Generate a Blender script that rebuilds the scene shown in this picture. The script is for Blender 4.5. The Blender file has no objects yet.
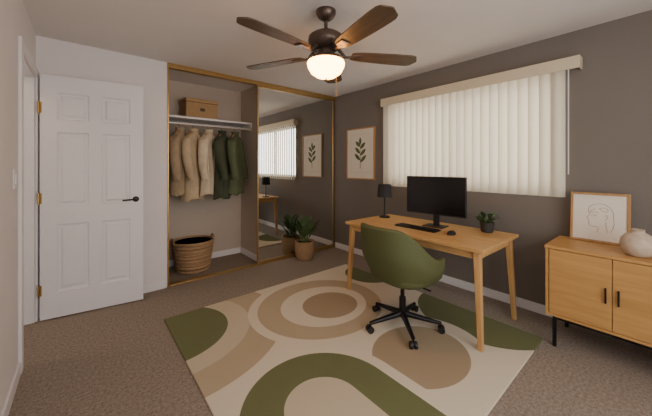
import bpy, math, random
from mathutils import Vector, Matrix, Euler
random.seed(7)
C = bpy.context.scene.collection
pi = math.pi

# ------------------------------------------------------------------ materials
def srgb(h):
    h = h.lstrip('#')
    v = [int(h[i:i+2], 16)/255 for i in (0, 2, 4)]
    return tuple((c/12.92 if c <= 0.04045 else ((c+0.055)/1.055)**2.4) for c in v) + (1,)

def base_mat(name):
    m = bpy.data.materials.new(name); m.use_nodes = True
    nt = m.node_tree; b = nt.nodes['Principled BSDF']
    return m, nt, b

def mat(name, col, rough=0.6, metal=0.0, noise=0.0, nscale=20, bump=0.0, bscale=200, emis=None, estr=0):
    m, nt, b = base_mat(name)
    c = srgb(col)
    b.inputs['Base Color'].default_value = c
    b.inputs['Roughness'].default_value = rough
    b.inputs['Metallic'].default_value = metal
    tc = nt.nodes.new('ShaderNodeTexCoord')
    if noise > 0:
        n = nt.nodes.new('ShaderNodeTexNoise'); n.inputs['Scale'].default_value = nscale
        n.inputs['Detail'].default_value = 6
        r = nt.nodes.new('ShaderNodeValToRGB')
        r.color_ramp.elements[0].position = 0.3; r.color_ramp.elements[1].position = 0.7
        r.color_ramp.elements[0].color = tuple(x*(1-noise) for x in c[:3])+(1,)
        r.color_ramp.elements[1].color = tuple(min(1, x*(1+noise)) for x in c[:3])+(1,)
        nt.links.new(tc.outputs['Object'], n.inputs['Vector'])
        nt.links.new(n.outputs['Fac'], r.inputs['Fac'])
        nt.links.new(r.outputs['Color'], b.inputs['Base Color'])
    if bump > 0:
        n2 = nt.nodes.new('ShaderNodeTexNoise'); n2.inputs['Scale'].default_value = bscale
        n2.inputs['Detail'].default_value = 4
        bp = nt.nodes.new('ShaderNodeBump'); bp.inputs['Strength'].default_value = bump
        bp.inputs['Distance'].default_value = 0.01
        nt.links.new(tc.outputs['Object'], n2.inputs['Vector'])
        nt.links.new(n2.outputs['Fac'], bp.inputs['Height'])
        nt.links.new(bp.outputs['Normal'], b.inputs['Normal'])
    if emis:
        b.inputs['Emission Color'].default_value = srgb(emis)
        b.inputs['Emission Strength'].default_value = estr
    return m

def wood(name, c1, c2, axis=1, rough=0.45):
    m, nt, b = base_mat(name)
    tc = nt.nodes.new('ShaderNodeTexCoord'); mp = nt.nodes.new('ShaderNodeMapping')
    s = [14, 14, 14]; s[axis] = 1.2
    mp.inputs['Scale'].default_value = s
    n = nt.nodes.new('ShaderNodeTexNoise'); n.inputs['Scale'].default_value = 2.5
    n.inputs['Detail'].default_value = 8; n.inputs['Distortion'].default_value = 0.6
    r = nt.nodes.new('ShaderNodeValToRGB')
    r.color_ramp.elements[0].position = 0.3; r.color_ramp.elements[1].position = 0.7
    r.color_ramp.elements[0].color = srgb(c1); r.color_ramp.elements[1].color = srgb(c2)
    nt.links.new(tc.outputs['Object'], mp.inputs['Vector']); nt.links.new(mp.outputs[0], n.inputs['Vector'])
    nt.links.new(n.outputs['Fac'], r.inputs['Fac']); nt.links.new(r.outputs['Color'], b.inputs['Base Color'])
    b.inputs['Roughness'].default_value = rough
    return m

def weave(name, c1, c2, scale=60):
    m, nt, b = base_mat(name)
    tc = nt.nodes.new('ShaderNodeTexCoord')
    w = nt.nodes.new('ShaderNodeTexWave'); w.bands_direction = 'Z'; w.inputs['Scale'].default_value = scale/3
    w.inputs['Distortion'].default_value = 1.5; w.inputs['Detail'].default_value = 2
    w.inputs['Detail Scale'].default_value = 3
    n = nt.nodes.new('ShaderNodeTexNoise'); n.inputs['Scale'].default_value = scale
    mx = nt.nodes.new('ShaderNodeMath'); mx.operation = 'MULTIPLY'
    r = nt.nodes.new('ShaderNodeValToRGB')
    r.color_ramp.elements[0].color = srgb(c1); r.color_ramp.elements[1].color = srgb(c2)
    r.color_ramp.elements[1].position = 0.5
    bp = nt.nodes.new('ShaderNodeBump'); bp.inputs['Strength'].default_value = 0.6; bp.inputs['Distance'].default_value = 0.01
    L = nt.links.new
    L(tc.outputs['Object'], w.inputs['Vector']); L(tc.outputs['Object'], n.inputs['Vector'])
    L(w.outputs['Fac'], mx.inputs[0]); L(n.outputs['Fac'], mx.inputs[1])
    L(mx.outputs[0], r.inputs['Fac']); L(r.outputs['Color'], b.inputs['Base Color'])
    L(w.outputs['Fac'], bp.inputs['Height']); L(bp.outputs['Normal'], b.inputs['Normal'])
    b.inputs['Roughness'].default_value = 0.8
    return m

M = {}
M['wall_white'] = mat('paint_white', '#e4e0df', 0.8, noise=0.015, nscale=3, bump=0.05, bscale=90)
M['wall_grey'] = mat('paint_taupe', '#79726a', 0.8, noise=0.03, nscale=2, bump=0.05, bscale=90)
M['ceiling'] = mat('paint_ceiling', '#e2ddd8', 0.9, noise=0.015, nscale=4, bump=0.08, bscale=60)
M['closet_wall'] = mat('paint_closet', '#c2b5a5', 0.85, noise=0.02, nscale=3)
M['trim'] = mat('trim_white', '#e8e6e6', 0.45, noise=0.01)
M['door'] = mat('door_white', '#e8e6e8', 0.4, noise=0.01)
M['gold'] = mat('brushed_brass', '#b89760', 0.35, 0.8, noise=0.08, nscale=40)
M['black'] = mat('black_metal', '#1a1a1b', 0.4, 0.4, noise=0.05)
M['blackplastic'] = mat('black_plastic', '#1c1c1d', 0.5, noise=0.05)
M['screen'] = mat('screen_black', '#0e0e10', 0.25, noise=0.02)
M['bronze'] = mat('dark_bronze', '#62544a', 0.32, 0.75, noise=0.1)
M['oak'] = wood('oak_light', '#be9258', '#d1a86e', 1)
M['oakleg'] = wood('oak_leg', '#bd9056', '#cfa56c', 2)
M['oak_side'] = wood('oak_sideboard', '#b4864a', '#c6985a', 1)
M['darkwood'] = wood('walnut_blade', '#4a3c31', '#66533f', 0, 0.5)
M['framewood'] = wood('frame_wood', '#a87e4c', '#c39a64', 2)
M['paper'] = mat('paper_cream', '#e8e0d0', 0.8, noise=0.02, nscale=60)
M['green_ink'] = mat('green_ink', '#5f6a42', 0.8, noise=0.15, nscale=30)
M['line_ink'] = mat('ochre_ink', '#a08058', 0.8, noise=0.05)
M['ceramic'] = mat('stoneware', '#c0ae98', 0.6, noise=0.12, nscale=40, bump=0.1)
M['leaf'] = mat('leaf_green', '#34502a', 0.45, noise=0.3, nscale=12)
M['leaf2'] = mat('leaf_green_light', '#4c6a36', 0.45, noise=0.3, nscale=12)
M['soil'] = mat('soil', '#2c2118', 0.95, noise=0.3)
M['darkpot'] = mat('charcoal_pot', '#3a3a38', 0.6, noise=0.1)
M['chairgreen'] = mat('olive_upholstery', '#555a33', 0.75, noise=0.06, nscale=80, bump=0.15, bscale=300)
M['weave'] = weave('wicker', '#8c6e4c', '#c4a27a')
M['weave2'] = weave('wicker_box', '#ab8a60', '#c8a67a', 80)
M['rod'] = mat('rod_metal', '#d8d2c8', 0.35, 0.5, noise=0.02)
M['shade'] = mat('charcoal_shade', '#232528', 0.8, noise=0.1)

# translucent blinds
m, nt, b = base_mat('blind_vane'); M['blind'] = m
tr = nt.nodes.new('ShaderNodeBsdfTranslucent'); tr.inputs['Color'].default_value = srgb('#efe3c6')
mx = nt.nodes.new('ShaderNodeMixShader'); mx.inputs[0].default_value = 0.30
nz = nt.nodes.new('ShaderNodeTexNoise'); nz.inputs['Scale'].default_value = 60
rp = nt.nodes.new('ShaderNodeValToRGB'); rp.color_ramp.elements[0].color = srgb('#c4bcaa'); rp.color_ramp.elements[1].color = srgb('#d0c9b8')
nt.links.new(nz.outputs['Fac'], rp.inputs['Fac']); nt.links.new(rp.outputs['Color'], b.inputs['Base Color'])
b.inputs['Roughness'].default_value = 0.6
nt.links.new(b.outputs[0], mx.inputs[1]); nt.links.new(tr.outputs[0], mx.inputs[2])
nt.links.new(mx.outputs[0], nt.nodes['Material Output'].inputs['Surface'])

# window pane
m, nt, b = base_mat('window_glass'); M['pane'] = m
tp = nt.nodes.new('ShaderNodeBsdfTransparent'); gl = nt.nodes.new('ShaderNodeBsdfGlossy'); gl.inputs['Roughness'].default_value = 0.02
mx = nt.nodes.new('ShaderNodeMixShader'); mx.inputs[0].default_value = 0.06
nt.links.new(tp.outputs[0], mx.inputs[1]); nt.links.new(gl.outputs[0], mx.inputs[2])
nt.links.new(mx.outputs[0], nt.nodes['Material Output'].inputs['Surface'])

# mirror
m, nt, b = base_mat('mirror_glass'); M['mirror'] = m
b.inputs['Base Color'].default_value = (0.80, 0.81, 0.77, 1); b.inputs['Metallic'].default_value = 1.0; b.inputs['Roughness'].default_value = 0.01

# lamp bowl
m, nt, b = base_mat('alabaster_glass'); M['bowl'] = m
nz = nt.nodes.new('ShaderNodeTexNoise'); nz.inputs['Scale'].default_value = 9
rp = nt.nodes.new('ShaderNodeValToRGB'); rp.color_ramp.elements[0].color = srgb('#ff9a38'); rp.color_ramp.elements[1].color = srgb('#ffbf70')
nt.links.new(nz.outputs['Fac'], rp.inputs['Fac']); nt.links.new(rp.outputs['Color'], b.inputs['Emission Color'])
b.inputs['Base Color'].default_value = srgb('#f0dcc0'); b.inputs['Emission Strength'].default_value = 27.0

# carpet
m, nt, b = base_mat('carpet'); M['carpet'] = m
tc = nt.nodes.new('ShaderNodeTexCoord')
n1 = nt.nodes.new('ShaderNodeTexNoise'); n1.inputs['Scale'].default_value = 190; n1.inputs['Detail'].default_value = 6
n2 = nt.nodes.new('ShaderNodeTexNoise'); n2.inputs['Scale'].default_value = 60; n2.inputs['Detail'].default_value = 8
ad = nt.nodes.new('ShaderNodeMath'); ad.operation = 'ADD'; hf = nt.nodes.new('ShaderNodeMath'); hf.operation = 'MULTIPLY'; hf.inputs[1].default_value = 0.5
rp = nt.nodes.new('ShaderNodeValToRGB')
rp.color_ramp.elements[0].position = 0.36; rp.color_ramp.elements[1].position = 0.64
rp.color_ramp.elements[0].color = srgb('#72665a'); rp.color_ramp.elements[1].color = srgb('#a89b8c')
bp = nt.nodes.new('ShaderNodeBump'); bp.inputs['Strength'].default_value = 0.6; bp.inputs['Distance'].default_value = 0.007
L = nt.links.new
L(tc.outputs['Object'], n1.inputs['Vector']); L(tc.outputs['Object'], n2.inputs['Vector'])
L(n1.outputs['Fac'], ad.inputs[0]); L(n2.outputs['Fac'], ad.inputs[1]); L(ad.outputs[0], hf.inputs[0])
L(hf.outputs[0], rp.inputs['Fac']); L(rp.outputs['Color'], b.inputs['Base Color'])
L(n1.outputs['Fac'], bp.inputs['Height']); L(bp.outputs['Normal'], b.inputs['Normal'])
b.inputs['Roughness'].default_value = 0.95

# ------------------------------------------------------------------ geometry helpers
def link(o, parent=None):
    C.objects.link(o)
    if parent: o.parent = parent
    return o

def group(name, loc=(0, 0, 0), rz=0):
    e = bpy.data.objects.new(name, None); e.empty_display_size = 0.1
    e.location = loc; e.rotation_euler = (0, 0, rz); C.objects.link(e)
    return e

def mesh(name, v, f, m, parent=None, smooth=False, loc=None, rot=None):
    me = bpy.data.meshes.new(name); me.from_pydata([tuple(p) for p in v], [], f); me.update()
    if smooth:
        for p in me.polygons: p.use_smooth = True
    me.materials.append(m)
    o = bpy.data.objects.new(name, me)
    if loc: o.location = loc
    if rot: o.rotation_euler = rot
    return link(o, parent)

def boxvf(x0, x1, y0, y1, z0, z1, off=0):
    v = [(x0, y0, z0), (x1, y0, z0), (x1, y1, z0), (x0, y1, z0), (x0, y0, z1), (x1, y0, z1), (x1, y1, z1), (x0, y1, z1)]
    f = [(0, 3, 2, 1), (4, 5, 6, 7), (0, 1, 5, 4), (1, 2, 6, 5), (2, 3, 7, 6), (3, 0, 4, 7)]
    return v, [tuple(i+off for i in q) for q in f]

def boxes(name, lst, m, parent=None, bevel=0, loc=None, rot=None):
    V, F = [], []
    for b_ in lst:
        v, f = boxvf(*b_, off=len(V)); V += v; F += f
    o = mesh(name, V, F, m, parent, loc=loc, rot=rot)
    if bevel:
        md = o.modifiers.new('bev', 'BEVEL'); md.width = bevel; md.segments = 2; md.limit_method = 'ANGLE'
    return o

def lathe(name, prof, m, parent=None, seg=40, loc=None, rot=None, smooth=True, sx=1, sy=1):
    V, F = [], []
    for r, z in prof:
        for i in range(seg):
            a = 2*pi*i/seg; V.append((r*math.cos(a)*sx, r*math.sin(a)*sy, z))
    n = len(prof)
    for j in range(n-1):
        for i in range(seg):
            k = (i+1) % seg
            F.append((j*seg+i, j*seg+k, (j+1)*seg+k, (j+1)*seg+i))
    if prof[0][0] > 1e-5: F.append(tuple(range(seg))[::-1])
    if prof[-1][0] > 1e-5: F.append(tuple((n-1)*seg+i for i in range(seg)))
    o = mesh(name, V, F, m, parent, smooth, loc, rot)
    if smooth:
        md = o.modifiers.new('es', 'EDGE_SPLIT'); md.split_angle = math.radians(40)
    return o

def tubevf(p1, p2, r1, r2, seg=12, off=0):
    p1, p2 = Vector(p1), Vector(p2); d = (p2-p1).normalized()
    q = d.to_track_quat('Z', 'Y'); V = []
    for p, r in ((p1, r1), (p2, r2)):
        for i in range(seg):
            a = 2*pi*i/seg; V.append(p+q @ Vector((r*math.cos(a), r*math.sin(a), 0)))
    F = [(off+i, off+(i+1) % seg, off+seg+(i+1) % seg, off+seg+i) for i in range(seg)]
    F += [tuple(off+i for i in range(seg))[::-1], tuple(off+seg+i for i in range(seg))]
    return V, F

def tubes(name, lst, m, parent=None, seg=14):
    V, F = [], []
    for t in lst:
        v, f = tubevf(*t, seg=seg, off=len(V)); V += v; F += f
    o = mesh(name, V, F, m, parent, True)
    md = o.modifiers.new('es', 'EDGE_SPLIT'); md.split_angle = math.radians(40)
    return o

def curve(name, pts, r, m, parent=None, cyclic=False, loc=None, rot=None):
    cu = bpy.data.curves.new(name, 'CURVE'); cu.dimensions = '3D'; cu.bevel_depth = r; cu.bevel_resolution = 3
    s = cu.splines.new('NURBS'); s.points.add(len(pts)-1)
    for i, p in enumerate(pts): s.points[i].co = (*p, 1)
    s.use_endpoint_u = True; s.order_u = 3; s.use_cyclic_u = cyclic
    cu.materials.append(m)
    tmp = bpy.data.objects.new(name, cu); C.objects.link(tmp)
    dg = bpy.context.evaluated_depsgraph_get()
    me = bpy.data.meshes.new_from_object(tmp.evaluated_get(dg))
    bpy.data.objects.remove(tmp)
    o = bpy.data.objects.new(name, me)
    if loc: o.location = loc
    if rot: o.rotation_euler = rot
    return link(o, parent)

def leafvf(base, az, el, length, width, bend, off=0, n=7, roll=0.0):
    V, F = [], []
    p = Vector(base); e = el
    for i in range(n+1):
        t = i/n
        d = Vector((math.cos(az)*math.cos(e), math.sin(az)*math.cos(e), math.sin(e)))
        side = Vector((-math.sin(az), math.cos(az), 0))
        up = side.cross(d)*-1
        w = width*math.sin(pi*min(1, (t*0.93+0.05)))**0.8/2
        side2 = side*math.cos(roll)+up*math.sin(roll)
        V += [p-side2*w+up*w*0.25, p, p+side2*w+up*w*0.25]
        p = p+d*length/n; e -= bend/n
    for i in range(n):
        a = off+i*3
        F += [(a, a+1, a+4, a+3), (a+1, a+2, a+5, a+4)]
    return V, F

def plant(name, parent, n, l, w, z0, spread, mats, el=(0.5, 1.4), bend=(0.4, 1.2), stem=0.1):
    for k, mm in enumerate(mats):
        V, F = [], []; S = []
        for i in range(n):
            az = random.uniform(0, 2*pi); e = random.uniform(*el)
            sl = stem*random.uniform(0.4, 1.3)
            b0 = Vector((math.cos(az)*spread*0.3, math.sin(az)*spread*0.3, z0))
            d = Vector((math.cos(az)*math.cos(e), math.sin(az)*math.cos(e), math.sin(e)))
            b1 = b0+d*sl; S.append((b0, b1, 0.003, 0.002))
            v, f = leafvf(b1, az, e*0.85, l*random.uniform(0.7, 1.1), w*random.uniform(0.8, 1.1), random.uniform(*bend), off=len(V), roll=random.uniform(-.3, .3))
            V += v; F += f
        mesh(name+'_leaves_%d' % (k+1), V, F, mm, parent, True)
        tubes(name+'_stems_%d' % (k+1), S, M['leaf2'], parent, 6)

# ------------------------------------------------------------------ room
XL, XR, YB, YF, H = -0.32, 3.124, 3.50, -1.0, 2.44
T = 0.12
boxes('floor', [(-1.7, XR+T, YF-T, 4.35, -0.1, 0)], M['carpet'])
boxes('ceiling', [(-1.7, XR+T, YF-T, 4.35, H, H+0.1)], M['ceiling'])
WY0, WY1, WZ0, WZ1 = 0.62, 2.38, 1.10, 2.10
boxes('wall_right', [(XR, XR+T, YF-T, WY0, 0, H), (XR, XR+T, WY1, 4.35, 0, H), (XR, XR+T, WY0, WY1, 0, WZ0), (XR, XR+T, WY0, WY1, WZ1, H)], M['wall_grey'])
DY0, DY1, DZ = 2.70, 3.44, 2.07
boxes('wall_left', [(XL-T, XL, YF-T, DY0, 0, H), (XL-T, XL, DY0, DY1, DZ, H), (XL-T, XL, DY1, YB+T, 0, H)], M['wall_white'])
CX0, CX1, CYB = 0.70, 1.83, 4.20
boxes('wall_back', [(XL, CX0-0.012, YB, YB+T, 0, H)], M['wall_white'])
boxes('wall_closet', [(CX0-0.25, CX1+T, CYB, CYB+T, 0, H), (CX1, CX1+T, YB+0.07, CYB, 0, H), (CX0-0.25-T, CX0-0.25, YB+T, CYB+T, 0, H),
                      (CX1+T, XR, YB+0.09, YB+0.2, 0, H)], M['closet_wall'])
FX0, FX1, FZ0, FZ1 = -0.05, 2.15, 0.55, 2.15  # opening for the added fill window behind the camera
boxes('wall_front', [(XL, FX0, YF-T, YF, 0, H), (FX1, XR, YF-T, YF, 0, H), (FX0, FX1, YF-T, YF, 0, FZ0), (FX0, FX1, YF-T, YF, FZ1, H)], M['wall_white'])
boxes('wall_hallway', [(-1.6, -1.48, 1.6, 4.35, 0, H), (-1.48, XL-T, 4.2, 4.32, 0, H), (-1.48, XL-T, 1.6, 1.72, 0, H)], M['wall_white'])

def baseboard(name, lst): boxes(name, lst, M['trim'], bevel=0.004)
bh = 0.085
baseboard('baseboard_right', [(XR-0.014, XR, YF, YB-0.02, 0, bh)])
baseboard('baseboard_back', [(XL, CX0-0.03, YB-0.014, YB, 0, bh)])
baseboard('baseboard_left', [(XL, XL+0.014, YF, DY0-0.075, 0, bh)])
baseboard('baseboard_closet', [(CX0-0.25, CX1, CYB-0.014, CYB, 0, bh), (CX1-0.014, CX1, YB+0.08, CYB-0.014, 0, bh)])

boxes('trim_door_casing', [(XL, XL+0.018, DY0-0.07, DY0, 0, DZ+0.07), (XL, XL+0.018, DY1, DY1+0.055, 0, DZ+0.07), (XL, XL+0.018, DY0, DY1, DZ, DZ+0.07),
                           (XL-T-.002, XL, DY0, DY0+0.015, 0, DZ), (XL-T-.002, XL, DY1-0.015, DY1, 0, DZ), (XL-T-.002, XL, DY0+.015, DY1-.015, DZ-0.015, DZ)],
      M['trim'], bevel=0.004)
sw = group('light_switch', (XL, 2.50, 1.24))
boxes('plate', [(0, 0.006, -0.036, 0.036, -0.058, 0.058)], M['trim'], sw, 0.003)
boxes('toggle', [(0.006, 0.012, -0.014, 0.014, -0.03, 0.03)], M['door'], sw, 0.002)

# ------------------------------------------------------------------ door
ang = math.atan2(3.335-3.425, 0.73)
dr = group('door_1', (-0.285, 3.425, 0.012), ang)
W, HD, t2 = 0.735, 2.085, 0.018
st = 0.105
cols = [(st, W/2-0.045), (W/2+0.045, W-st)]
rows = [(0.22, 0.80), (0.955, 1.60), (1.705, 1.94)]
fr = [(0, st, -t2, t2, 0, HD), (W-st, W, -t2, t2, 0, HD), (W/2-0.045, W/2+0.045, -t2, t2, 0, HD)]
zr = [(0, 0.22), (0.80, 0.955), (1.60, 1.705), (1.94, HD)]
for c in cols:
    for z in zr: fr.append((c[0], c[1], -t2, t2, z[0], z[1]))
boxes('frame', fr, M['door'], dr)
boxes('core', [(0.02, W-0.02, -0.003, 0.003, 0.02, HD-0.02)], M['door'], dr)
V, F = [], []
for c in cols:
    for z in rows:
        for s in (-1, 1):
            x0, x1, z0, z1 = c[0], c[1], z[0], z[1]
            def ring(i, d): return [(x0+i, s*d, z0+i), (x1-i, s*d, z0+i), (x1-i, s*d, z1-i), (x0+i, s*d, z1-i)]
            R = ring(0, .0178)+ring(0.010, .0035)+ring(0.026, .0035)+ring(0.042, .0150)
            o_ = len(V); V += R
            for k in range(3):
                for i in range(4):
                    j = (i+1) % 4
                    F.append((o_+k*4+i, o_+k*4+j, o_+k*4+4+j, o_+k*4+4+i))
            F.append((o_+12, o_+13, o_+14, o_+15))
mesh('raised_panels', V, F, M['door'], dr)
lathe('handle_rose', [(0.027, 0), (0.027, 0.006), (0.012, 0.010), (0.010, 0.045)], M['black'], dr, 24, loc=(W-0.06, -t2, 0.985), rot=(pi/2, 0, 0))
curve('handle_lever', [(W-0.06, -t2-0.045, 0.985), (W-0.085, -t2-0.047, 0.985), (W-0.12, -t2-0.043, 0.983), (W-0.165, -t2-0.04, 0.981)], 0.008, M['black'], dr)
for i, z in enumerate((0.25, 1.03, 1.80)):
    tubes('hinge_%d' % (i+1), [((-0.008, -t2-0.004, z-0.05), (-0.008, -t2-0.004, z+0.05), 0.007, 0.007)], M['gold'], dr)
    boxes('hinge_leaf_%d' % (i+1), [(0.0, 0.012, -t2-0.002, -t2, z-0.045, z+0.045)], M['gold'], dr)

# ------------------------------------------------------------------ closet
tk = 0.012
cd = group('closet_door_frame')
boxes('top_track', [(CX0-tk, XR-0.001, YB-0.01, YB+0.06, H-0.05, H-0.001)], M['gold'], cd, 0.003)
boxes('side_jamb', [(CX0-tk, CX0+tk*0.3, YB-0.01, YB+0.06, 0.0, H-0.05)], M['gold'], cd, 0.003)
boxes('bottom_track', [(CX0+tk, XR-0.03, YB-0.005, YB+0.06, 0, 0.018)], M['gold'], cd, 0.003)
md_ = group('mirror_sliding_door')
mx0, mx1 = 1.755, XR-0.018
f = 0.018
boxes('mirror_frame', [(mx0, mx0+f, YB, YB+0.025, 0.02, H-0.05), (mx1-f, mx1, YB, YB+0.025, 0.02, H-0.05),
                       (mx0+f, mx1-f, YB, YB+0.025, 0.02, 0.05), (mx0+f, mx1-f, YB, YB+0.025, H-0.075, H-0.05)], M['gold'], md_, 0.002)
boxes('mirror_glass', [(mx0+f, mx1-f, YB+0.010, YB+0.016, 0.05, H-0.075)], M['mirror'], md_)
m2 = group('mirror_sliding_door')
boxes('mirror_frame', [(1.79, 1.79+f, YB+0.032, YB+0.055, 0.02, H-0.05), (3.08, 3.10, YB+0.032, YB+0.055, 0.02, H-0.05),
     (1.79+f, 3.08, YB+0.032, YB+0.055, 0.02, 0.05), (1.79+f, 3.08, YB+0.032, YB+0.055, H-0.075, H-0.05)], M['gold'], m2, 0.002)
boxes('mirror_back', [(1.79+f, 3.08, YB+0.04, YB+0.048, 0.05, H-0.075)], M['closet_wall'], m2)

sh = group('closet_shelf')
boxes('shelf_board', [(CX0-0.24, CX1-0.001, 3.82, CYB-0.001, 1.905, 1.93)], M['trim'], sh, 0.002)
boxes('shelf_cleat', [(CX0-0.24, CX1-0.001, CYB-0.02, CYB-0.001, 1.868, 1.905), (CX1-0.02, CX1-0.001, 3.82, CYB-0.02, 1.868, 1.905)], M['trim'], sh)
hr = group('hanging_rod')
tubes('rod', [((CX0-0.245, 3.86, 1.84), (CX1-0.001, 3.86, 1.84), 0.015, 0.015)], M['rod'], hr)
tubes('rod_sockets', [((CX1-0.012, 3.86, 1.84), (CX1-0.001, 3.86, 1.84), 0.028, 0.028), ((CX0-0.249, 3.86, 1.84), (CX0-0.24, 3.86, 1.84), 0.028, 0.028)], M['rod'], hr)

bx = group('storage_box', (1.16, 4.0, 1.93), 0.06)
boxes('body', [(-0.2, 0.2, -0.13, 0.13, 0, 0.20)], M['weave2'], bx, 0.012)
boxes('lid', [(-0.21, 0.21, -0.14, 0.14, 0.20, 0.245)], M['weave2'], bx, 0.012)
boxes('label', [(-0.03, 0.03, -0.134, -0.13, 0.09, 0.13)], M['bronze'], bx, 0.001)

bk = group('wicker_basket', (1.06, 3.88, 0))
bp_ = [(0.0, 0.0), (0.17, 0.0), (0.185, 0.02), (0.215, 0.2), (0.235, 0.36), (0.242, 0.375), (0.232, 0.385), (0.222, 0.37), (0.20, 0.2), (0.17, 0.03), (0.0, 0.025)]
lathe('basket_body', bp_, M['weave'], bk, 48)
for i in range(9):
    r = 0.19+0.045*(i/8)
    z = 0.03+0.335*i/8
    lathe('coil_%d' % (i+1), [(r+0.012*math.cos(a), z+0.014*math.sin(a)) for a in [k*pi/4 for k in range(9)]], M['weave'], bk, 48)
for s in (-1, 1):
    curve('basket_handle_%d' % (1 if s < 0 else 2), [(s*0.232, -0.07, 0.36), (s*0.24, -0.06, 0.40), (s*0.24, 0, 0.425), (s*0.24, 0.06, 0.40), (s*0.232, 0.07, 0.36)], 0.010, M['weave'], bk)

# garments
def garment(name, loc, rz, colr, length=0.86, half=0.20, ph=0.0):
    g = group(name, loc, rz)
    fm = mat(name+'_cloth', colr, 0.85, noise=0.12, nscale=14, bump=0.4, bscale=18)
    V, F = [], []; n = 40
    lv = [(0.0, 0.055, 0.04), (-0.02, 0.08, 0.05), (-0.045, 0.14, 0.055), (-0.075, 0.185, 0.06), (-0.13, 0.195, 0.065), (-0.22, 0.188, 0.068), (-0.35, 0.18, 0.07), (-0.5, 0.18, 0.075), (-0.65, 0.19, 0.08), (-length, 0.21, 0.085)]
    for j, (z, a, c_) in enumerate(lv):
        a *= half/0.2
        for i in range(n):
            th = 2*pi*i/n
            amp = 0.30*min(1, max(0, -z-0.05)*1.6)
            fold = 1+amp*math.sin(th*7+ph+0.35*j*math.sin(ph+1))+amp*0.5*math.sin(th*3+ph*2-0.3*j)
            cx, sy_ = math.cos(th), math.sin(th)
            V.append((a*abs(cx)**0.8*(1 if cx > 0 else -1)*(1+0.04*math.sin(j*1.1+ph)*min(1, -z*3)), c_*abs(sy_)**0.8*(1 if sy_ > 0 else -1)*fold, z+(0.015*math.sin(th*3+ph) if j == len(lv)-1 else 0)))
    for j in range(len(lv)-1):
        for i in range(n):
            k = (i+1) % n
            F.append((j*n+i, (j+1)*n+i, (j+1)*n+k, j*n+k))
    F.append(tuple((len(lv)-1)*n+i for i in range(n)))
    o = mesh('body', V, F, fm, g, True)
    sb = o.modifiers.new('s', 'SUBSURF'); sb.levels = 1; sb.render_levels = 2
    for s in (-1, 1):
        sw_ = 0.03*math.sin(ph*3+s)
        pts = [(s*half*0.78, 0, -0.065, .050), (s*half*1.0, 0.0, -0.12, .062), (s*half*1.14, -0.01+sw_*.3, -0.26, .056), (s*half*1.20, -0.025+sw_*.7, -0.40, .049), (s*half*1.17, -0.045+sw_, -0.50, .047), (s*half*1.13, -0.06+sw_, -0.61, .042)]
        V, F = [], []; q = 14
        for jj, (x, y, z, r) in enumerate(pts):
            for i in range(q):
                th = 2*pi*i/q; rr = r*(1+0.12*math.sin(3*th+jj*1.7+ph))
                V.append((x+rr*0.9*math.cos(th), y+rr*1.1*math.sin(th), z+(r*0.5*math.cos(th)*-s if z > -0.1 else 0)))
        for j in range(len(pts)-1):
            for i in range(q):
                k = (i+1) % q; F.append((j*q+i, (j+1)*q+i, (j+1)*q+k, j*q+k))
        F.append(tuple(range(q))); F.append(tuple((len(pts)-1)*q+i for i in range(q)))
        o = mesh('sleeve_%d' % (1 if s < 0 else 2), V, F, fm, g, True)
        sb = o.modifiers.new('s', 'SUBSURF'); sb.levels = 1; sb.render_levels = 2
    lathe('collar', [(0.045, -0.02), (0.06, 0.005), (0.068, 0.03), (0.058, 0.032), (0.05, 0.0)], fm, g, 20, sy=0.8)
    boxes('placket', [(-0.010, 0.010, -0.080, -0.055, -length+0.03, -0.05)], fm, g, 0.004)
    curve('hanger_hook', [(0, 0, 0.0), (0, 0, 0.04), (0, 0.015, 0.06), (0, 0.022, 0.085), (0, 0.0, 0.105), (0, -0.02, 0.09)], 0.0025, M['black'], g)
    tubes('hanger_arms', [((0, 0, 0.01), (0.15, 0, -0.05), 0.006, 0.006), ((0, 0, 0.01), (-0.15, 0, -0.05), 0.006, 0.006)], M['framewood'], g, 8)
gz = 1.755
garment('hanging_jacket', (0.90, 3.86, gz), 1.00, '#a39074', 0.78, .19, 0.4)
garment('hanging_jacket', (1.06, 3.86, gz), 0.80, '#bca98a', 0.86, .18, 1.7)
garment('hanging_jacket', (1.24, 3.86, gz), 0.95, '#cfc0a4', 0.80, .19, 2.9)
garment('hanging_jacket', (1.42, 3.86, gz), 0.95, '#3f4733', 0.86, .19, 4.1)
garment('hanging_jacket', (1.60, 3.86, gz), 0.90, '#565f42', 0.82, .18, 5.6)

# ------------------------------------------------------------------ window & blinds
def window(name, along, a0, a1, z0, z1, plane, depthdir):
    g = group(name)
    w = 0.04
    def B(u0, u1, z0_, z1_, d0, d1):
        lo, hi = sorted((plane+depthdir*d0, plane+depthdir*d1))
        return (lo, hi, u0, u1, z0_, z1_) if along == 'y' else (u0, u1, lo, hi, z0_, z1_)
    mid = (a0+a1)/2
    boxes('frame', [B(a0, a0+w, z0, z1, .05, .1), B(a1-w, a1, z0, z1, .05, .1), B(a0+w, a1-w, z0, z0+w, .05, .1), B(a0+w, a1-w, z1-w, z1, .05, .1), B(mid-.02, mid+.02, z0+w, z1-w, .05, .1)], M['trim'], g, 0.003)
    boxes('glass_pane', [B(a0+w, mid-.02, z0+w, z1-w, .072, .076), B(mid+.02, a1-w, z0+w, z1-w, .072, .076)], M['pane'], g)
    boxes('sill', [B(a0, a1, z0-0.001, z0+0.012, .0, .05)], M['trim'], g)
    return g
window('window_1', 'y', WY0, WY1, WZ0, WZ1, XR, 1)
window('unseen_fill_window', 'x', FX0, FX1, FZ0, FZ1, YF, -1)  # unseen window, added to throw fill light on the door and left wall

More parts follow.
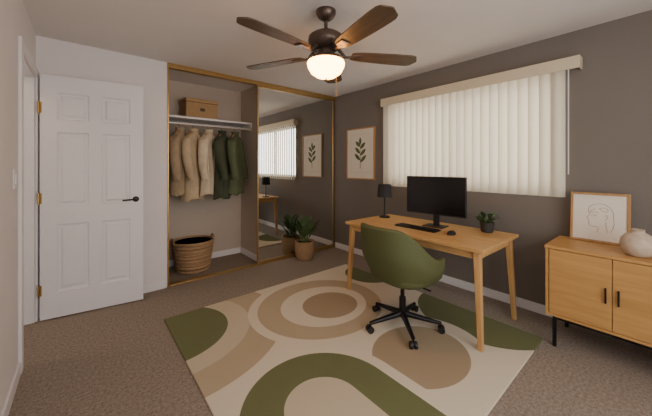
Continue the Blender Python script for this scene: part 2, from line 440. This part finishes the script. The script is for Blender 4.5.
vb = group('vertical_blinds')
by0, by1, bz0, bz1 = 0.565, 2.445, 1.055, 2.12
vy = 0.455
boxes('valance', [(XR-0.105, XR-0.095, vy, 2.47, 2.105, 2.205), (XR-0.095, XR-0.001, vy, vy+.01, 2.105, 2.205), (XR-0.095, XR-0.001, 2.46, 2.47, 2.105, 2.205), (XR-0.095, XR-0.001, vy+.01, 2.46, 2.195, 2.205)], mat('valance_cream', '#d8ccb0', 0.5, noise=0.02), vb, 0.002)
boxes('head_rail', [(XR-0.075, XR-0.035, by0, by1, 2.12, 2.16)], M['trim'], vb)
V, F = [], []
ns = 23
for i in range(ns):
    yc = by0+(i+0.5)*(by1-by0)/ns
    a = math.radians(19)+random.uniform(-.03, .03)
    w = 0.050
    nn = 4
    for zz in (bz0, bz1+0.01):
        for j in range(nn+1):
            u = (j/nn*2-1)
            bow = 0.010*(1-u*u)
            dx, dy = -math.sin(a), math.cos(a)
            V.append((XR-0.055+u*w*dx-bow*dy, yc+u*w*dy+bow*dx, zz))
    o_ = i*2*(nn+1)
    for j in range(nn):
        F.append((o_+j, o_+j+1, o_+nn+1+j+1, o_+nn+1+j))
mesh('vanes', V, F, M['blind'], vb, True)
tubes('bottom_chain', [((XR-0.055, by0+0.03, bz0+0.01), (XR-0.055, by1-0.03, bz0+0.01), 0.0015, 0.0015)], M['trim'], vb, 6)
tubes('wand', [((XR-0.09, 0.53, 1.25), (XR-0.09, 0.53, 2.11), 0.004, 0.004)], M['trim'], vb, 8)

# ------------------------------------------------------------------ rug (shader pattern)
RX0, RX1, RY0, RY1 = 0.52, 2.67, 0.615, 2.77
m, nt, b = base_mat('rug_pattern'); L = nt.links.new
tc = nt.nodes.new('ShaderNodeTexCoord')
nd = nt.nodes.new('ShaderNodeTexNoise'); nd.inputs['Scale'].default_value = 260; nd.inputs['Detail'].default_value = 3
sx = nt.nodes.new('ShaderNodeSeparateXYZ'); L(tc.outputs['Object'], sx.inputs[0])
def mth(op, a, b_=None):
    n = nt.nodes.new('ShaderNodeMath'); n.operation = op
    for i, v in enumerate((a, b_)):
        if v is None: continue
        if isinstance(v, (int, float)): n.inputs[i].default_value = v
        else: L(v, n.inputs[i])
    return n.outputs[0]
X, Y = sx.outputs[0], sx.outputs[1]
def ell(cx, cy, rx, ry, rot=0, archdir=None):
    dx, dy = mth('SUBTRACT', X, cx), mth('SUBTRACT', Y, cy)
    if rot:
        c_, s_ = math.cos(rot), math.sin(rot)
        dx, dy = mth('ADD', mth('MULTIPLY', dx, c_), mth('MULTIPLY', dy, s_)), mth('SUBTRACT', mth('MULTIPLY', dy, c_), mth('MULTIPLY', dx, s_))
    if archdir == 'S': dy = mth('MAXIMUM', dy, 0.0)
    if archdir == 'E': dx = mth('MINIMUM', dx, 0.0)
    a = mth('POWER', mth('ABSOLUTE', mth('DIVIDE', dx, rx)), 2.0)
    c = mth('POWER', mth('ABSOLUTE', mth('DIVIDE', dy, ry)), 2.0)
    return mth('LESS_THAN', mth('ADD', a, c), 1.0)
cur = None
def layer(mask, colr):
    global cur
    mxn = nt.nodes.new('ShaderNodeMix'); mxn.data_type = 'RGBA'
    L(mask, mxn.inputs[0])
    if cur is None: mxn.inputs[6].default_value = srgb(CREAM)
    else: L(cur, mxn.inputs[6])
    mxn.inputs[7].default_value = srgb(colr)
    cur = mxn.outputs[2]
CREAM, GREEN, TAN, BROWN, BEIGE = '#e4d9c2', '#70744c', '#bfae90', '#ab987a', '#d1c4a9'
layer(ell(0.50, 2.50, 0.90, 0.82), TAN)
layer(ell(0.50, 2.50, 0.62, 0.58), BEIGE)
layer(ell(0.50, 2.50, 0.44, 0.42), GREEN)
layer(ell(1.72, 2.12, 0.68, 0.62), CREAM)
layer(ell(1.72, 2.12, 0.60, 0.54), TAN)
layer(ell(1.74, 2.10, 0.42, 0.37), CREAM)
layer(ell(1.78, 2.06, 0.27, 0.24), BROWN)
layer(ell(2.67, 2.35, 0.30, 0.30), GREEN)
layer(ell(2.72, 1.08, 0.62, 0.62), CREAM)
layer(ell(2.72, 1.08, 0.52, 0.55), GREEN)
layer(ell(1.80, 1.13, 0.52, 0.46), CREAM)
layer(ell(1.80, 1.12, 0.36, 0.31), BROWN)
layer(ell(1.0, 1.20, 0.53, 0.53, 0, 'S'), CREAM)
layer(ell(1.0, 1.20, 0.45, 0.45, 0, 'S'), GREEN)
layer(ell(1.0, 1.20, 0.22, 0.22, 0, 'S'), BEIGE)
hv = nt.nodes.new('ShaderNodeMix'); hv.data_type = 'RGBA'; hv.blend_type = 'MULTIPLY'; hv.inputs[0].default_value = 0.2
L(cur, hv.inputs[6]); L(tc.outputs['Object'], nd.inputs['Vector']); L(nd.outputs['Fac'], hv.inputs[7])
L(hv.outputs[2], b.inputs['Base Color']); b.inputs['Roughness'].default_value = 0.95
bp = nt.nodes.new('ShaderNodeBump'); bp.inputs['Strength'].default_value = 0.4; bp.inputs['Distance'].default_value = 0.005
L(nd.outputs['Fac'], bp.inputs['Height']); L(bp.outputs['Normal'], b.inputs['Normal'])
boxes('area_rug', [(RX0, RX1, RY0, RY1, 0.0, 0.012)], m, None, 0.004)

# ------------------------------------------------------------------ desk
dk = group('writing_desk', (0, 0, 0.0))
dx0, dx1, dy0, dy1, dz = 2.12, 2.86, 0.83, 2.21, 0.73
boxes('table_top', [(dx0, dx1, dy0, dy1, dz-0.028, dz)], M['oak'], dk, 0.005)
boxes('apron', [(dx0+0.05, dx0+0.07, dy0+0.07, dy1-0.07, dz-0.09, dz-0.028), (dx1-0.07, dx1-0.05, dy0+0.07, dy1-0.07, dz-0.09, dz-0.028),
                (dx0+0.05, dx1-0.05, dy0+0.05, dy0+0.07, dz-0.09, dz-0.028), (dx0+0.05, dx1-0.05, dy1-0.07, dy1-0.05, dz-0.09, dz-0.028)], M['oak'], dk, 0.002)
def sqleg(name, x, y, ox, oy, z1, w1, w0, m_, parent, z0=0.0):
    V = []
    for (cx, cy, z, w) in ((x+ox, y+oy, z0, w0), (x, y, z1, w1)):
        V += [(cx-w, cy-w, z), (cx+w, cy-w, z), (cx+w, cy+w, z), (cx-w, cy+w, z)]
    o = mesh(name, V, [(0, 3, 2, 1), (4, 5, 6, 7), (0, 1, 5, 4), (1, 2, 6, 5), (2, 3, 7, 6), (3, 0, 4, 7)], m_, parent)
    md = o.modifiers.new('b', 'BEVEL'); md.width = 0.006; md.segments = 2
k = 0
for x, ox in ((dx0+0.055, -0.03), (dx1-0.06, 0.03)):
    for y, oy in ((dy0+0.06, -0.035), (dy1-0.06, 0.03)):
        k += 1; sqleg('leg_%d' % k, x, y, ox, oy, dz-0.028, 0.024, 0.017, M['oakleg'], dk, 0.012 if x < 2.5 else 0.0)

mo = group('computer_monitor', (2.60, 1.46, dz), -pi/2+0.08)
boxes('screen_housing', [(-0.295, 0.295, -0.012, 0.012, 0.115, 0.485)], M['blackplastic'], mo, 0.006, rot=(0.0, 0, 0))
boxes('display', [(-0.288, 0.288, -0.0135, -0.0118, 0.127, 0.478)], M['screen'], mo)
boxes('rear_hub', [(-0.09, 0.09, 0.012, 0.035, 0.2, 0.36)], M['blackplastic'], mo, 0.01)
boxes('neck', [(-0.03, 0.03, 0.03, 0.045, 0.008, 0.30)], M['blackplastic'], mo, 0.004)
boxes('stand_foot', [(-0.10, 0.10, -0.06, 0.09, 0, 0.01)], M['blackplastic'], mo, 0.004)

kb = group('keyboard', (2.40, 1.53, dz), -pi/2)
boxes('keyboard_body', [(-0.21, 0.21, -0.06, 0.06, 0, 0.012)], M['blackplastic'], kb, 0.004)
ks = []
for r in range(5):
    for c in range(15):
        ks.append((-0.2+c*0.0268, -0.2+c*0.0268+0.022, -0.052+r*0.021, -0.052+r*0.021+0.017, 0.012, 0.017))
boxes('keys', ks, M['black'], kb)
ms = group('computer_mouse', (2.41, 1.20, dz), -pi/2)
lathe('mouse_shell', [(0.0, 0.0), (0.03, 0.0), (0.032, 0.010), (0.027, 0.022), (0.015, 0.031), (0.0, 0.034)], M['blackplastic'], ms, 28, sy=1.65)
boxes('scroll_wheel', [(-0.003, 0.003, 0.022, 0.036, 0.022, 0.031)], M['black'], ms, 0.001)

lp = group('table_lamp', (2.64, 2.10, dz))
lathe('lamp_base', [(0.0, 0.0), (0.06, 0.0), (0.06, 0.012), (0.012, 0.022), (0.009, 0.05)], M['black'], lp, 36)
tubes('lamp_stem', [((0, 0, 0.02), (0, 0, 0.25), 0.008, 0.008)], M['black'], lp)
lathe('lamp_shade', [(0.085, 0.235), (0.072, 0.375), (0.069, 0.375), (0.082, 0.235), (0.085, 0.235)], M['shade'], lp, 40)
lathe('shade_cap', [(0.0, 0.365), (0.07, 0.365), (0.07, 0.368), (0.0, 0.368)], M['shade'], lp, 30)

dp = group('potted_desk_plant', (2.74, 1.04, dz))
lathe('pot', [(0.0, 0.0), (0.042, 0.0), (0.05, 0.01), (0.058, 0.085), (0.060, 0.09), (0.054, 0.09), (0.048, 0.075), (0.0, 0.075)], M['darkpot'], dp, 32)
lathe('soil', [(0.0, 0.078), (0.05, 0.078)], M['soil'], dp, 24)
plant('desk_plant', dp, 14, 0.075, 0.042, 0.078, 0.09, [M['leaf'], M['leaf2']], (0.7, 1.5), (0.3, 1.2), 0.045)

# ------------------------------------------------------------------ office chair
ch = group('office_chair', (1.99, 1.40, 0.012), math.radians(-4))
V, F = [], []
NT, NV = 40, 14
thm = math.radians(118)
for i in range(NT+1):
    th = -thm+2*thm*i/NT
    cc = math.cos(th); k = max(0, min(1, (cc+0.25)/1.15)); sm = k*k*(3-2*k)
    htop = 0.60+0.25*sm
    for j in range(NV+1):
        v = j/NV
        z = 0.41+(htop-0.41)*v
        rr = 0.70+0.30*math.sin(min(1, v*1.6)*pi/2)
        tap = 1-0.10*max(0, (z-0.62)/0.25)
        bx_ = -0.25*math.copysign(abs(cc)**0.85, cc)*rr if cc > 0 else 0.36*abs(cc)*rr+0.0
        by_ = 0.295*math.copysign(abs(math.sin(th))**0.75, math.sin(th))*rr*tap
        V.append((bx_-0.13*max(0, z-0.45)*max(0, cc)-0.02, by_, z))
for i in range(NT):
    for j in range(NV):
        a = i*(NV+1)+j
        F.append((a, a+1, a+NV+2, a+NV+1))
o = mesh('shell_back', V, F, M['chairgreen'], ch, True)
sd = o.modifiers.new('sol', 'SOLIDIFY'); sd.thickness = 0.038; sd.offset = 0
bv = o.modifiers.new('bev', 'BEVEL'); bv.width = 0.014; bv.segments = 3; bv.limit_method = 'ANGLE'; bv.angle_limit = math.radians(50)
def sup(name, ax, ay, zs, cx, m_, parent, p=3.0, n=40):
    V, F = [], []
    for (z, s) in zs:
        for i in range(n):
            th = 2*pi*i/n; c_, s_ = math.cos(th), math.sin(th)
            V.append((cx+ax*s*abs(c_)**(2/p)*(1 if c_ > 0 else -1), ay*s*abs(s_)**(2/p)*(1 if s_ > 0 else -1), z))
    for j in range(len(zs)-1):
        for i in range(n):
            k = (i+1) % n; F.append((j*n+i, j*n+k, (j+1)*n+k, (j+1)*n+i))
    F.append(tuple(range(n))[::-1]); F.append(tuple((len(zs)-1)*n+i for i in range(n)))
    return mesh(name, V, F, m_, parent, True)
sup('seat_cushion', 0.265, 0.255, [(0.385, 0.75), (0.392, 0.88), (0.42, 0.98), (0.455, 1.0), (0.485, 0.97), (0.50, 0.9), (0.506, 0.7), (0.508, 0.3)], 0.04, M['chairgreen'], ch)
boxes('tilt_mechanism', [(-0.10, 0.12, -0.08, 0.08, 0.345, 0.388)], M['black'], ch, 0.01)
tubes('gas_lift', [((0, 0, 0.08), (0, 0, 0.24), 0.028, 0.026), ((0, 0, 0.22), (0, 0, 0.36), 0.016, 0.016)], M['black'], ch, 20)
tubes('height_lever', [((0.02, -0.06, 0.365), (0.03, -0.24, 0.36), 0.006, 0.006)], M['black'], ch, 8)
for i in range(5):
    a = math.radians(18+72*i)
    c_, s_ = math.cos(a), math.sin(a)
    tubes('base_arm_%d' % (i+1), [((0.02*c_, 0.02*s_, 0.105), (0.29*c_, 0.29*s_, 0.07), 0.024, 0.014), ((0.29*c_, 0.29*s_, 0.078), (0.29*c_, 0.29*s_, 0.045), 0.008, 0.008)], M['black'], ch, 12)
    n_ = Vector((-s_, c_, 0)); p0 = Vector((0.295*c_, 0.295*s_, 0.026))
    tubes('caster_%d' % (i+1), [(p0-n_*0.026, p0-n_*0.008, 0.026, 0.026), (p0+n_*0.008, p0+n_*0.026, 0.026, 0.026), (p0-n_*0.008, p0+n_*0.008, 0.010, 0.010)], M['blackplastic'], ch, 18)

# ------------------------------------------------------------------ sideboard
sb_ = group('sideboard')
sx0, sx1, sy0, sy1, sz0, sz1 = 2.61, 3.06, -0.78, 0.59, 0.225, 0.735
boxes('carcass', [(sx0+0.022, sx1, sy0, sy1, sz0, sz1-0.022)], M['oak_side'], sb_, 0.003)
boxes('top', [(sx0, sx1, sy0-0.004, sy1+0.004, sz1-0.022, sz1)], M['oak_side'], sb_, 0.003)
boxes('side_lips', [(sx0+0.002, sx0+0.022, sy1-0.018, sy1, sz0, sz1-0.022), (sx0+0.002, sx0+0.022, sy0, sy0+0.018, sz0, sz1-0.022), (sx0+0.002, sx0+0.022, sy0+0.018, sy1-0.018, sz0, sz0+0.016)], M['oak_side'], sb_, 0.002)
yy = sy1-0.021; dw = (sy1-sy0-0.042)/4
for i in range(4):
    boxes('cabinet_door_%d' % (i+1), [(sx0+0.005, sx0+0.0215, yy-dw+0.002, yy-0.002, sz0+0.019, sz1-0.026)], M['oak_side'], sb_, 0.002)
    hy = yy-dw+0.03 if i % 2 == 0 else yy-0.03
    boxes('door_handle_%d' % (i+1), [(sx0-0.012, sx0-0.004, hy-0.005, hy+0.005, 0.42, 0.52), (sx0-0.006, sx0+0.006, hy-0.004, hy+0.004, 0.43, 0.44), (sx0-0.006, sx0+0.006, hy-0.004, hy+0.004, 0.50, 0.51)], M['black'], sb_, 0.001)
    yy -= dw
lg = []
for y in (sy1-0.05, sy0+0.05, (sy0+sy1)/2):
    for x in (sx0+0.03, sx1-0.03):
        lg.append((x-0.011, x+0.011, y-0.011, y+0.011, 0, sz0-0.02))
for x in (sx0+0.03, sx1-0.03): lg.append((x-0.011, x+0.011, sy0+0.04, sy1-0.04, sz0-0.022, sz0))
for y in (sy1-0.05, sy0+0.05): lg.append((sx0+0.04, sx1-0.04, y-0.011, y+0.011, sz0-0.022, sz0))
boxes('metal_legs', lg, M['black'], sb_, 0.001)

vs = group('ceramic_vase', (2.74, 0.13, sz1))
lathe('vase_body', [(0.0, 0.0), (0.04, 0.0), (0.060, 0.010), (0.080, 0.042), (0.086, 0.078), (0.080, 0.110), (0.060, 0.138), (0.036, 0.152), (0.030, 0.160), (0.034, 0.172), (0.028, 0.172), (0.022, 0.155), (0.0, 0.13)], M['ceramic'], vs, 48)

# ------------------------------------------------------------------ pictures
def frame(g, w, h, fw, z0=0, d=0.02):
    boxes('picture_frame', [(-w/2, -w/2+fw, -d, 0, z0, z0+h), (w/2-fw, w/2, -d, 0, z0, z0+h), (-w/2+fw, w/2-fw, -d, 0, z0, z0+fw), (-w/2+fw, w/2-fw, -d, 0, z0+h-fw, z0+h)], M['framewood'], g, 0.002)
    boxes('paper', [(-w/2+fw, w/2-fw, -d*0.5, -0.002, z0+fw, z0+h-fw)], M['paper'], g)
def flatleaf(V, F, x, z, ang_, l, w, y):
    n = 8; o_ = len(V)
    for i in range(n+1):
        t = i/n; ww = w*math.sin(pi*t)**0.8/2
        cx, cz = x+math.cos(ang_)*l*t, z+math.sin(ang_)*l*t
        V.append((cx-math.sin(ang_)*ww, y, cz+math.cos(ang_)*ww)); V.append((cx+math.sin(ang_)*ww, y, cz-math.cos(ang_)*ww))
    for i in range(n):
        F.append((o_+2*i, o_+2*i+1, o_+2*i+3, o_+2*i+2))
pa = group('framed_botanical_print', (XR-0.002, 2.925, 1.12), -pi/2)
frame(pa, 0.56, 0.755, 0.018)
V, F = [], []
for i in range(3):
    z = 0.25+i*0.10
    flatleaf(V, F, 0.0, z, math.radians(42), 0.16-0.012*i, 0.055, -0.0112)
    flatleaf(V, F, 0.0, z+0.03, math.radians(138), 0.15-0.012*i, 0.055, -0.0112)
flatleaf(V, F, 0, 0.50, math.radians(90), 0.12, 0.05, -0.0112)
mesh('botanical_leaves', V, F, M['green_ink'], pa)
curve('botanical_stem', [(0, -0.011, 0.16), (0.004, -0.011, 0.3), (0, -0.011, 0.42), (0, -0.011, 0.52)], 0.003, M['green_ink'], pa)
curve('mat_line', [(-0.19, -0.0105, 0.10), (-0.19, -0.0105, 0.10), (0.19, -0.0105, 0.10), (0.19, -0.0105, 0.10), (0.19, -0.0105, 0.66), (0.19, -0.0105, 0.66), (-0.19, -0.0105, 0.66), (-0.19, -0.0105, 0.66), (-0.19, -0.0105, 0.10)], 0.0012, M['ceramic'], pa)

pb = group('framed_line_drawing', (3.0, 0.345, sz1), -pi/2)
pb.rotation_euler = (math.radians(-7), 0, -pi/2)
frame(pb, 0.335, 0.375, 0.016)
def ycurve(nm, pts): curve(nm, [(x, -0.0105, z) for x, z in pts], 0.0015, M['line_ink'], pb)
ycurve('line_hair', [(0.065, 0.085), (0.085, 0.13), (0.08, 0.19), (0.075, 0.25), (0.03, 0.295), (-0.03, 0.29), (-0.065, 0.255), (-0.06, 0.22)])
ycurve('line_profile', [(-0.02, 0.255), (-0.055, 0.235), (-0.05, 0.205), (-0.075, 0.18), (-0.055, 0.172), (-0.065, 0.155), (-0.05, 0.148), (-0.062, 0.135), (-0.045, 0.115), (-0.01, 0.12), (0.0, 0.10), (-0.01, 0.075)])
ycurve('line_eye', [(-0.045, 0.20), (-0.03, 0.208), (-0.012, 0.20), (-0.03, 0.194)])
ycurve('line_brow', [(-0.05, 0.222), (-0.03, 0.232), (-0.005, 0.225)])
ycurve('line_ear', [(0.03, 0.2), (0.045, 0.215), (0.05, 0.19), (0.033, 0.17)])
ycurve('line_neck', [(0.04, 0.16), (0.035, 0.12), (0.05, 0.08)])
ycurve('line_leaf', [(0.0, 0.255), (0.03, 0.27), (0.055, 0.245), (0.035, 0.225), (0.0, 0.255)])

# ------------------------------------------------------------------ plant by mirror
fp = group('potted_floor_plant', (2.40, 3.335, 0))
lathe('basket_planter', [(0.0, 0.0), (0.105, 0.0), (0.125, 0.02), (0.14, 0.13), (0.135, 0.24), (0.14, 0.255), (0.128, 0.258), (0.12, 0.22), (0.0, 0.22)], M['weave'], fp, 40)
lathe('soil', [(0.0, 0.225), (0.12, 0.225)], M['soil'], fp, 24)
plant('floor_plant', fp, 13, 0.19, 0.085, 0.225, 0.12, [M['leaf'], M['leaf2']], (1.0, 1.5), (0.3, 0.8), 0.18)

# ------------------------------------------------------------------ ceiling fan
hub = (1.343, 1.601)
fn = group('ceiling_fan', (hub[0], hub[1], 0))
lathe('canopy', [(0.0, 2.44), (0.072, 2.44), (0.072, 2.42), (0.055, 2.39), (0.03, 2.372), (0.0, 2.37)], M['bronze'], fn, 40)
tubes('down_rod', [((0, 0, 2.26), (0, 0, 2.39), 0.013, 0.013)], M['bronze'], fn, 16)
lathe('motor_housing', [(0.0, 2.30), (0.03, 2.30), (0.045, 2.285), (0.10, 2.27), (0.125, 2.25), (0.13, 2.22), (0.12, 2.19), (0.09, 2.165), (0.07, 2.155), (0.0, 2.155)], M['bronze'], fn, 48)
lathe('light_fitter', [(0.06, 2.16), (0.065, 2.12), (0.095, 2.105), (0.128, 2.092), (0.136, 2.080), (0.130, 2.072), (0.0, 2.07)], M['bronze'], fn, 48)
lathe('glass_bowl', [(0.126, 2.08), (0.136, 2.06), (0.130, 2.03), (0.108, 1.992), (0.07, 1.965), (0.03, 1.955), (0.0, 1.952)], M['bowl'], fn, 48)
lathe('finial', [(0.0, 1.925), (0.008, 1.93), (0.012, 1.94), (0.007, 1.952), (0.0, 1.956)], M['bronze'], fn, 16)
zb = 2.125
for i in range(5):
    a = math.radians(50-(7+72*i))
    g = bpy.data.objects.new('blade_mount_%d' % (i+1), None); g.location = (0, 0, zb); g.rotation_euler = (0, 0, a); link(g, fn)
    n = 18
    pts = []
    for j in range(n+1):
        t = j/n; x = 0.19+0.52*t
        w = 0.052+0.022*math.sin(min(1, t*1.25)*pi/2)
        if t > 0.86: w *= math.sqrt(max(0.0, 1-((t-0.86)/0.14)**2))*0.92+0.08
        if t < 0.08: w *= 0.75+0.25*t/0.08
        pts.append((x, w))
    V = []
    for z in (-0.004, 0.004):
        for (x, w) in pts: V.append((x, w, z)); V.append((x, -w, z))
    F = []
    q = 2*(n+1)
    for j in range(n):
        F.append((2*j, 2*j+1, 2*j+3, 2*j+2)); F.append((q+2*j, q+2*j+2, q+2*j+3, q+2*j+1))
        F.append((2*j, 2*j+2, q+2*j+2, q+2*j)); F.append((2*j+1, q+2*j+1, q+2*j+3, 2*j+3))
    F.append((0, q, q+1, 1)); F.append((2*n, 2*n+1, q+2*n+1, q+2*n))
    mesh('blade_%d' % (i+1), V, F, M['darkwood'], g, rot=(math.radians(-9), 0, 0))
    boxes('blade_iron_%d' % (i+1), [(0.10, 0.215, -0.014, 0.014, -0.014, -0.004), (0.19, 0.27, -0.034, 0.034, -0.012, -0.004)], M['bronze'], g, 0.003, rot=(math.radians(-9), 0, 0))
    tubes('blade_iron_arm_%d' % (i+1), [((0.09, 0, 0.05), (0.14, 0, -0.005), 0.013, 0.011)], M['bronze'], g, 10)
tubes('pull_chain', [((0.055, -0.05, 1.85), (0.055, -0.05, 2.10), 0.0012, 0.0012), ((0.055, -0.05, 1.82), (0.055, -0.05, 1.85), 0.005, 0.003)], M['gold'], fn, 6)

# ------------------------------------------------------------------ lights
wd = bpy.data.worlds.new('World'); bpy.context.scene.world = wd; wd.use_nodes = True
bg = wd.node_tree.nodes['Background']; bg.inputs[0].default_value = (0.98, 0.95, 0.95, 1); bg.inputs[1].default_value = 6.0

def area(name, loc, rot, sx_, sy_, e, col=(1, 1, 1), portal=False):
    l = bpy.data.lights.new(name, 'AREA'); l.shape = 'RECTANGLE'; l.size = sx_; l.size_y = sy_; l.energy = e; l.color = col
    if portal: l.cycles.is_portal = True
    o = bpy.data.objects.new(name, l); o.location = loc; o.rotation_euler = rot; C.objects.link(o); return o
area('window_portal', (XR+T+0.02, (WY0+WY1)/2, (WZ0+WZ1)/2), (0, pi/2, 0), 1.0, 1.76, 1, portal=True)
area('window_portal', ((FX0+FX1)/2, YF-T-0.02, (FZ0+FZ1)/2), (pi/2, 0, 0), FX1-FX0, FZ1-FZ0, 1, portal=True)  # portal of the added fill window
hl = group('hallway_fill_light', (-0.95, 2.9, H))  # unseen glowing dome, added as fill light beyond the doorway
lathe('fill_dome', [(0.0, -0.08), (0.06, -0.07), (0.11, -0.04), (0.13, 0.0)], mat('hall_fill_glow', '#fff0d8', 0.5, emis='#ffdcae', estr=22), hl, 32)

# ------------------------------------------------------------------ camera
cam = bpy.data.cameras.new('cam'); cam.sensor_width = 36; cam.lens = 288/652*36; cam.shift_y = -42/652; cam.clip_start = 0.02
co = bpy.data.objects.new('camera', cam); co.location = (0, 0, 1.317); co.rotation_euler = (pi/2, 0, math.radians(-40))
C.objects.link(co); bpy.context.scene.camera = co
